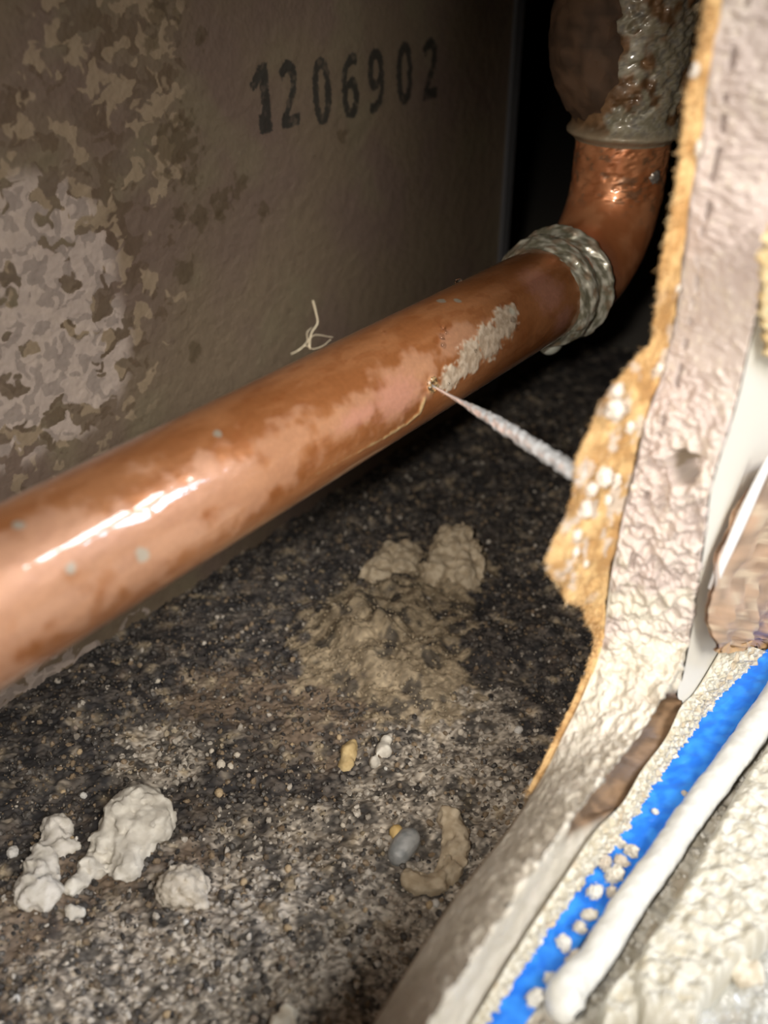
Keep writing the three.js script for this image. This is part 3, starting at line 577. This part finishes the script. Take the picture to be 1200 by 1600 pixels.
lump('plaster_lump', [[285, 1385, 3.8, 0.5], [300, 1380, 3.0, 0.5], [270, 1390, 3.0, 0.4], [295, 1355, 1.5], [310, 1408, 1.7], [275, 1372, 2.4]], 'round tan plaster lump with a small knob on top', 'plaster', { res: 44, a: [0.40, 0.35, 0.28], b: [0.58, 0.52, 0.43], k: 0.0012, amp: 0.0005, freq: 420 });
lump('mortar_lump', [[545, 1165, 2.0], [540, 1180, 1.8], [548, 1155, 1.3]], 'small yellow mortar pebble on the black grit', 'mortar', { res: 28, a: [0.46, 0.33, 0.15], b: [0.62, 0.47, 0.24], k: 0.0012, amp: 0.0003 });
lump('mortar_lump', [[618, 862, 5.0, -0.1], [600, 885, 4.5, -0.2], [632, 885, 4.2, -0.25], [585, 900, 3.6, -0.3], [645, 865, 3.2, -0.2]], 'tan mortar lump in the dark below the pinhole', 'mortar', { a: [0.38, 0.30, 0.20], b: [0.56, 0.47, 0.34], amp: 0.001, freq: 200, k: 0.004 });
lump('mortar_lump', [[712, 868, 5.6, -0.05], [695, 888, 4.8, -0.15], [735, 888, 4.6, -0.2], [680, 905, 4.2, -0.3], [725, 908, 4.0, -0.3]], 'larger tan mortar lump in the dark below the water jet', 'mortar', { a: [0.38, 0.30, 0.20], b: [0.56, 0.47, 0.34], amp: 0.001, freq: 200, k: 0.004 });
lump('plaster_lump', [[600, 1165, 1.8], [585, 1180, 1.4], [605, 1150, 1.1]], 'small grey white plaster crumb next to the yellow pebble', 'plaster', { res: 26, k: 0.0012, amp: 0.0003 });
lump('mortar_lump', [[700, 1280, 2.4], [712, 1300, 2.6], [715, 1325, 2.6], [705, 1350, 2.4], [685, 1370, 2.2], [665, 1375, 1.8], [640, 1365, 1.6], [650, 1372, 1.6]], 'curved tan mortar crust around the grey pebble', 'mortar', { res: 48, a: [0.38, 0.30, 0.20], b: [0.56, 0.47, 0.34], k: 0.0018 });
lump('grey_pebble', [[632, 1315, 2.2, 0.2], [622, 1330, 2.0, 0.2], [642, 1305, 1.6, 0.2]], 'smooth blue grey pebble inside the curved mortar crust', 'pebble', { res: 28, a: [0.22, 0.23, 0.23], b: [0.34, 0.34, 0.33], amp: 0.0001, rough: 0.45 });
lump('mortar_lump', [[619, 1297, 1.3], [621, 1305, 1.0]], 'tiny amber pebble touching the blue grey one', 'pebble', { res: 20, a: [0.55, 0.36, 0.12], b: [0.66, 0.47, 0.2], k: 0.0008, amp: 0.0001 });
{
  const base = blobGeo([[0, 0, 0, 0.7], [0.3, 0.15, 0.2, 0.5], [-0.3, 0, -0.2, 0.5]], { res: 18, k: 0.4, amp: 0.08, freq: 2.5 });
  const mats = [[0.55, 0.49, 0.40], [0.44, 0.33, 0.20], [0.58, 0.56, 0.52], [0.30, 0.24, 0.19]].map((c) => std({ color: lin(...c), roughness: 0.7 }));
  const r = rng(404), fixed = [[345, 1193, 1.3], [342, 1235, 1.2], [18, 1325, 1.6], [720, 1140, 1.0], [380, 1375, 0.9], [832, 1225, 1.3], [330, 1170, 0.8], [450, 1455, 0.9], [130, 1240, 0.9], [245, 1060, 0.9], [530, 1150, 0.8], [810, 1140, 1.2]];
  for (let i = 0; i < 52; i++) {
    const [px, py, s] = i < fixed.length ? fixed[i] : [r() * 780, 1130 + r() * 460, 0.5 + 0.45 * r()];
    const p = onY(px, py, 0.004); if (p.z > ZB - 0.001 || p.z < ZW + 0.002) continue;
    const m = thing('pebble', base, mats[i < 12 ? (i % 3) : Math.floor(r() * 4)], 'pale pinhead pebble scattered on the black grit', 'pebble', 'pebbles scattered on the cavity floor');
    m.position.set(p.x, floorH(p.x, p.z) + s * 0.0003, p.z); m.scale.setScalar(s / 1000); m.rotation.set(r() * 6, r() * 6, r() * 6);
  }
}

// ------------------------------------------------------------------ room side: torn face paper, tape, bead, plaster
{
  // brown flap of wet face paper with a rolled white fold
  const f = groupThing('torn_paper_flap', 'wet brown flap of torn wall paper with a rolled white fold', 'paper');
  const fold = [[1204, 715], [1180, 765], [1155, 820], [1130, 875], [1112, 920]].map(([x, y], i) => onZ(x, y, ZF + 0.0035 - i * 0.0004));
  part('white_fold', sweep(new THREE.CatmullRomCurve3(fold), 80, 20, (u) => 0.0006 + 0.0003 * Math.sin(u * 3)), std({ color: lin(0.66, 0.66, 0.67), roughness: 0.35 }), f, 'white rolled fold');
  const lft = [[1200, 725], [1180, 770], [1155, 825], [1132, 880], [1114, 925], [1110, 960], [1112, 1000], [1124, 1016]].map(([x, y], i) => onZ(x, y, ZF + 0.003));
  const rgt = [[1500, 640], [1500, 690], [1480, 760], [1450, 820], [1420, 880], [1400, 920], [1390, 960], [1380, 1000]].map(([x, y]) => onZ(x, y, ZF + 0.0075));
  const [FL, FR] = sampleRails([lft, rgt], () => 18);
  part('brown_sheet', gridGeo(FL.length, 120, (u, v, i) => {
    const w = v < 0.5 ? v * 2 : 2 - v * 2, p = FL[i].clone().lerp(FR[i], w);
    const fr = sm(0.86, 1, u); p.y += fr * 0.0035 * fbm(p.x * 260, 1, 3, 3); if (v >= 0.5) p.z -= 0.0006;
    p.z += 0.0030 * fbm(p.x * 55, p.y * 75, 2, 2) + 0.0004 * fbm(p.x * 300, p.y * 300, 2, 2); return p;
  }, { color: (u, v, x, y, z) => { const b = fbm(x * 120, y * 120, z * 120, 3); let c = mixc([0.26, 0.155, 0.095], [0.52, 0.33, 0.21], sm(-0.35, 0.35, b)); c = mixc(c, [0.62, 0.48, 0.33], sm(0.18, 0.32, fbm(x * 170, y * 170, z * 170 + 8, 3)) * 0.8); return mixc(c, [0.58, 0.33, 0.12], sm(0.90, 0.99, u) * 0.8); } }), phy({ vertexColors: true, roughness: 0.4, clearcoat: 0.4, clearcoatRoughness: 0.3 }), f, 'soaked brown paper');
  // a curl of brown paper higher up on the painted face
  const g = groupThing('torn_paper_curl', 'yellow brown curl of torn paper on the cream painted face', 'paper');
  const a = [[1206, 350], [1194, 395], [1192, 430], [1190, 470], [1197, 520], [1202, 560]].map(([x, y]) => onZ(x, y, ZF + 0.002)), b = [[1300, 340], [1290, 395], [1290, 430], [1290, 480], [1290, 530], [1280, 580]].map(([x, y]) => onZ(x, y, ZF + 0.004));
  const [A, B] = sampleRails([a, b], () => 20);
  part('paper_sheet', gridGeo(A.length, 40, (u, v, i) => { const w = v < 0.5 ? v * 2 : 2 - v * 2, p = A[i].clone().lerp(B[i], w); p.x += 0.0008 * fbm(p.y * 600, 2, 2, 3) * (1 - w); p.z += 0.0009 * fbm(p.x * 300, p.y * 300, 2, 2) - (v >= 0.5 ? 0.0005 : 0); return p; }, { color: (u, v, x, y, z) => mixc([0.52, 0.36, 0.16], [0.78, 0.64, 0.38], sm(-0.3, 0.3, fbm(x * 400, y * 400, z, 3))) }), std({ vertexColors: true }), g);
}
// rubble bed along the foot of the wall, on the room side
const RB = (x, z) => 0.0165 + 0.0022 * fbm(x * 80, z * 80, 3, 3) + 0.0012 * fbm(x * 260, z * 260, 4, 3) + 0.0004 * n3(x * 800, z * 800, 1) ; 
{
  const g = gridGeo(360, 150, (u, v) => { const x = mix(0.03, 0.26, u), z = mix(ZF + 0.0006, 0.015, v); return V(x, Math.max(0.0124, 0.012 + (RB(x, z) - 0.012) * sm(0.0, 0.12, u) * sm(1.0, 0.85, v)), z); }, { flip: true, color: (u, v, x, y, z) => { const f = fbm(x * 400, z * 400, 3, 3), b = fbm(x * 120, z * 120, 9, 3); let c = mixc([0.46, 0.42, 0.34], [0.66, 0.63, 0.56], sm(-0.35, 0.35, f + b * 0.5)); return mixc(c, [0.36, 0.29, 0.2], sm(0.22, 0.4, b) * 0.7); } });
  const bed = thing('plaster_rubble', g, std({ vertexColors: true, roughness: 0.8 }), 'off white crumbled plaster bed heaped along the foot of the wall', 'rubble');
  bed.userData.kind = 'stuff';
  const gg = new THREE.IcosahedronGeometry(1, 0), N = 2600, im = new THREE.InstancedMesh(gg, std({ color: 0xffffff, roughness: 0.6 }), N), r = rng(61);
  const M = new THREE.Matrix4(), Q = new THREE.Quaternion(), E = new THREE.Euler(), C = new THREE.Color();
  for (let i = 0; i < N; i++) {
    const x = mix(0.045, 0.22, r()), z = mix(ZF + 0.001, 0.0, r()), s = mix(0.0002, 0.0009, Math.pow(r(), 2.5));
    E.set(r() * 6, r() * 6, r() * 6); Q.setFromEuler(E); M.compose(V(x, RB(x, z) + s * 0.4, z), Q, V(s, s * 0.8, s)); im.setMatrixAt(i, M);
    const c = mixc([0.50, 0.45, 0.36], [0.82, 0.80, 0.74], r()); C.setRGB(...c); im.setColorAt(i, C);
  }
  im.name = 'plaster_grains'; scene.add(im); shade(im); tag(im, 'loose white plaster grains sprinkled over the crumbled plaster bed', 'grains', null, 'stuff');
}
{
  const gl = [[1132, 1010], [1088, 1082], [1066, 1106], [1044, 1152], [1004, 1207], [978, 1252], [932, 1302], [880, 1380], [820, 1470], [760, 1568], [730, 1618]].map(([x, y]) => onZ(x, y, ZF + 0.0006));
  const tr = [[1200, 1020], [1125, 1090], [1092, 1132], [1060, 1176], [1022, 1226], [1002, 1262], [962, 1318], [915, 1376], [858, 1455], [795, 1546], [750, 1615]].map(([x, y]) => onY(x, y, 0.0214));
  const [A, B] = sampleRails([gl, tr], () => 34);
  const g = gridGeo(A.length, 60, (u, v, i) => { const p = A[i].clone().lerp(B[i], v); p.y += 0.0010 * Math.sin(v * Math.PI); return p; }, {
    disp: (u, v, x, y, z) => (0.0016 * Math.abs(fbm(x * 330, y * 330, z * 330, 3)) + 0.0006 * fbm(x * 900, y * 900, z * 900, 2)) * sm(0, 0.1, v) - 0.0003,
    color: (u, v, x, y, z) => { const f = fbm(x * 420, y * 420, z * 420, 3), b = fbm(x * 150, y * 150, z * 150 + 4, 3); let c = mixc([0.48, 0.43, 0.32], [0.66, 0.63, 0.54], sm(-0.3, 0.3, f + 0.3 * b)); return mixc(c, [0.46, 0.34, 0.2], sm(0.2, 0.4, b) * 0.6); },
  });
  const bank = thing('plaster_bank', g, std({ vertexColors: true, roughness: 0.8 }), 'steep crumbly cream plaster bank between the dark gap and blue tape', 'rubble');
  bank.userData.kind = 'stuff';
}
// sheet or slab between two pixel rails lying at height yTop
function slab(left, right, yTop, thick, { nv = 60, per = 24, amp = 0, freq = 300, color, round = 0.12, jag = 0 } = {}) {
  const l = left.map(([x, y, h = 0]) => onY(x, y, yTop + h)), r = right.map(([x, y, h = 0]) => onY(x, y, yTop + h));
  const [A, B] = sampleRails([l, r], () => per);
  const n = A.length;
  return gridGeo(n, nv, (u, v, i) => {
    const top = v < 0.7, w = top ? v / 0.7 : 1 - (v - 0.7) / 0.3;
    const p = A[i].clone().lerp(B[i], w);
    const e = Math.min(w, 1 - w) / round, ev = Math.min(u, 1 - u) / (round * 0.5), ed = Math.sqrt(1 - (1 - clamp(Math.min(e, ev))) ** 2);
    if (jag) { const j = jag * fbm(p.x * 500, p.z * 500, 5, 3); p.x += j * (1 - w); p.z -= j * (1 - w); }
    const nz = amp * fbm(p.x * freq, 3, p.z * freq, 4);
    p.y += top ? -thick * 0.5 * (1 - ed) + nz * ed : -thick * 0.5 - thick * 0.5 * ed;
    return p;
  }, { color, closeV: true });
}
{
  const blue = (u, v, x, y, z) => mixc([0.012, 0.17, 0.72], [0.03, 0.26, 0.86], sm(-0.3, 0.3, fbm(x * 250, z * 250, 3, 2)));
  const L = [[745, 1612], [790, 1543], [850, 1452], [905, 1380], [930, 1345], [985, 1278], [1012, 1230], [1062, 1162], [1112, 1094], [1152, 1044], [1200, 1012], [1300, 900]];
  const R = [[812, 1612], [858, 1545], [906, 1478], [966, 1400], [991, 1360], [1040, 1300], [1070, 1255], [1123, 1180], [1174, 1104], [1222, 1050], [1270, 985], [1350, 890]];
  thing('blue_tape', slab(L, R, 0.0218, 0.0006, { nv: 40, amp: 0.0005, freq: 180, color: blue, round: 0.05, jag: 0.0006 }), phy({ vertexColors: true, roughness: 0.45 }), 'bright blue adhesive tape strip between the broken board and white bead', 'tape');
  // plaster dust and crumbs on the tape
  const bases = [0, 1, 2, 3].map((q) => blobGeo([[0, 0, 0, 0.6], [0.45 - q * 0.1, 0.1, 0.25, 0.4], [-0.4, 0.05 * q, -0.25 + q * 0.1, 0.42], [0.1, 0.3, -0.4 + 0.2 * q, 0.3]], { res: 22, k: 0.2, amp: 0.2, freq: 2.6, seed: q * 13 }));
  const mats = [[0.64, 0.62, 0.57], [0.58, 0.54, 0.46], [0.50, 0.44, 0.36]].map((c) => std({ color: lin(...c), roughness: 0.7 }));
  const r = rng(88);
  const at = [[1024, 1268, 0.9], [960, 1370, 2.2], [945, 1350, 2.0], [930, 1395, 2.0], [985, 1330, 1.8], [955, 1395, 1.6], [880, 1475, 1.5], [905, 1450, 1.7], [895, 1500, 1.6], [860, 1530, 1.4], [920, 1430, 1.7], [970, 1345, 1.7], [835, 1560, 1.5], [1078, 1145, 1.1], [1070, 1240, 0.9], [1125, 1085, 0.9]];
  at.forEach(([px, py, s], i) => {
    const p = onY(px, py, 0.0223), m = thing('plaster_crumb', bases[i % 4], mats[i % 3], 'white plaster crumb stuck on the blue tape', 'plaster', 'plaster crumbs on the blue tape');
    m.position.set(p.x, 0.0219 + s * 0.00035, p.z); m.scale.set(s / 1000, s / 1200, s / 800 * (0.6 + 0.6 * r())); m.rotation.set(r() * 6, r() * 6, r() * 6);
  });
  const at2 = [[960, 1310, 2.6], [935, 1325, 2.2], [905, 1350, 1.8], [880, 1385, 2.0], [865, 1410, 1.8], [845, 1440, 1.6], [808, 1470, 1.6], [815, 1450, 1.3], [800, 1505, 1.6], [785, 1525, 1.4], [770, 1550, 1.5], [760, 1575, 1.5], [1000, 1235, 2.0], [1030, 1190, 1.8], [1060, 1130, 2.2], [1085, 1090, 2.2], [1110, 1060, 2.4], [1135, 1030, 2.2], [1160, 1010, 2.0], [1180, 995, 2.0]];
  at2.forEach(([px, py, s], i) => {
    const p = onY(px, py, 0.022), m = thing('plaster_crumb', bases[(i * 3) % 4], mats[(i + 1) % 3], 'cream plaster crumb between the broken board and blue tape', 'plaster', 'plaster crumbs beside the blue tape');
    m.position.set(p.x, 0.0208 + s * 0.0002, p.z); m.scale.set(s / 1000, s / 1300, s / 1000); m.rotation.set(r() * 6, r() * 6, r() * 6);
  });
  // white rounded bead
  const ctr = [[905, 1585], [882, 1560], [930, 1498], [985, 1408], [1035, 1340], [1080, 1272], [1135, 1200], [1185, 1130], [1260, 1020], [1340, 900]].map(([x, y]) => onY(x, y, 0.0232));
  thing('caulk_bead', sweep(new THREE.CatmullRomCurve3(ctr, false, 'centripetal'), 300, 48, (u) => (0.0025 + 0.0006 * sm(0.08, 0.0, u) + 0.0004 * sm(0.3, 0.6, u)) * (u < 0.015 ? 0.35 + 0.65 * Math.sqrt(u / 0.015) : 1), { disp: (u, v, x, y, z) => 0.0003 * fbm(x * 130, y * 130, z * 130, 3) + 0.0001 * fbm(x * 500, y * 500, z * 500, 2), color: plasterColV([0.64, 0.63, 0.585], [0.72, 0.715, 0.68]) }), phy({ vertexColors: true, roughness: 0.35 }), 'glossy white rounded caulk bead running along the blue tape', 'caulk');
  // plaster slabs
  const pl = (u, v, x, y, z) => { const f = fbm(x * 450, z * 450, 3, 3); let c = mixc([0.50, 0.47, 0.385], [0.66, 0.64, 0.565], sm(-0.35, 0.3, f)); return mixc(c, [0.50, 0.44, 0.32], sm(0.3, 0.5, fbm(x * 260, z * 260, 14, 3)) * 0.6); };
  thing('plaster_slab', slab([[1010, 1580], [990, 1530], [1003, 1475], [1052, 1400], [1107, 1300], [1150, 1225], [1190, 1165], [1290, 1040]], [[1085, 1615], [1110, 1545], [1150, 1502], [1200, 1455], [1260, 1390], [1300, 1340], [1360, 1270], [1440, 1150]], 0.0255, 0.012, { nv: 130, per: 34, amp: 0.0013, freq: 240, color: pl, round: 0.10 }), std({ vertexColors: true, roughness: 0.8 }), 'thick rough off white plaster slab beside the white bead', 'plaster');
  thing('plaster_slab', slab([[942, 1595], [938, 1565], [950, 1540], [975, 1515], [1000, 1492]], [[990, 1600], [1005, 1570], [1010, 1545], [1015, 1520], [1018, 1490]], 0.0240, 0.010, { nv: 60, amp: 0.0008, freq: 320, color: pl, round: 0.2 }), std({ vertexColors: true, roughness: 0.8 }), 'small broken plaster chunk at the corner of the thick slab', 'plaster');
  // crinkled clear sheet
  const s = gridGeo(70, 70, (u, v) => { const p = onY(mix(1090, 1330, u), mix(1480, 1720, v), 0.0185); p.y += 0.0022 * fbm(p.x * 160, p.z * 160, 4, 3) + 0.0012 * Math.abs(fbm(p.x * 320, p.z * 320, 8, 2)); return p; });
  thing('plastic_sheet', s, phy({ color: lin(0.92, 0.94, 0.95), roughness: 0.12, transmission: 0.75, thickness: 0 }), 'crinkled clear plastic sheet lying beyond the plaster slab', 'plastic');
  lump2('plaster_crumb', [[1160, 1530, 2.0], [1175, 1525, 1.6]], 'tan plaster crumb between the plaster slab and plastic sheet');
  lump2('plaster_crumb', [[440, 1590, 2.0], [448, 1570, 1.4], [436, 1610, 2.0]], 'pale pointed plaster splinter standing on the black grit');
}
function plasterColV(a, b) { return (u, v, x, y, z) => mixc(a, b, sm(-0.35, 0.35, fbm(x * 350, y * 350, z * 350, 3))); }
function lump2(name, spots, label) {
  const balls = spots.map(([px, py, r]) => { const p = onY(px, py, px > 900 ? 0.02 : 0.006), R = r / 1000; return [p.x, (px > 900 ? 0.0205 : floorH(p.x, p.z)) + R * 0.4, p.z, R]; });
  return thing(name, blobGeo(balls, { res: 28, k: 0.0015, amp: 0.0004, freq: 320, color: plasterCol([0.56, 0.49, 0.38], [0.74, 0.69, 0.58]) }), std({ vertexColors: true, roughness: 0.8 }), label, 'plaster');
}

// ------------------------------------------------------------------ lamps
function panelLamp(name, P, label) {
  const g = groupThing(name, label, 'lamp');
  g.position.copy(P.pos); g.lookAt(P.aim); g.updateMatrixWorld();
  const hb = new THREE.BoxGeometry(P.w + 0.03, P.h + 0.03, 0.02); hb.translate(0, 0, -0.012); part('housing', hb, std({ color: lin(0.06, 0.06, 0.06) }), g);
  part('diffuser', new THREE.PlaneGeometry(P.w, P.h), std({ color: lin(0.9, 0.9, 0.9), emissive: P.c, emissiveIntensity: P.e * 0.5 }), g);
  const foot = P.pos.y, pole = new THREE.CylinderGeometry(0.012, 0.012, foot, 12);
  const st = part('stand', pole, std({ color: lin(0.05, 0.05, 0.05) }), g);
  st.geometry.translate(0, -foot / 2, 0); st.quaternion.copy(g.quaternion).invert(); st.position.copy(V(0, 0, -0.035));
  const l = new THREE.RectAreaLight(P.c, P.e, P.w, P.h); l.position.set(0, 0, 0.003); l.rotation.y = Math.PI; g.add(l);
  return g;
}
panelLamp('panel_lamp', PANEL, 'large soft lamp panel on a stand in the room');
panelLamp('added_light', ADDED_LIGHT, 'wide cool white lamp added out of view for the pipe highlight');
panelLamp('added_light', ADDED_LIGHT2, 'bluish upright lamp added out of view for the second pipe highlight');
renderer.render(scene, camera);
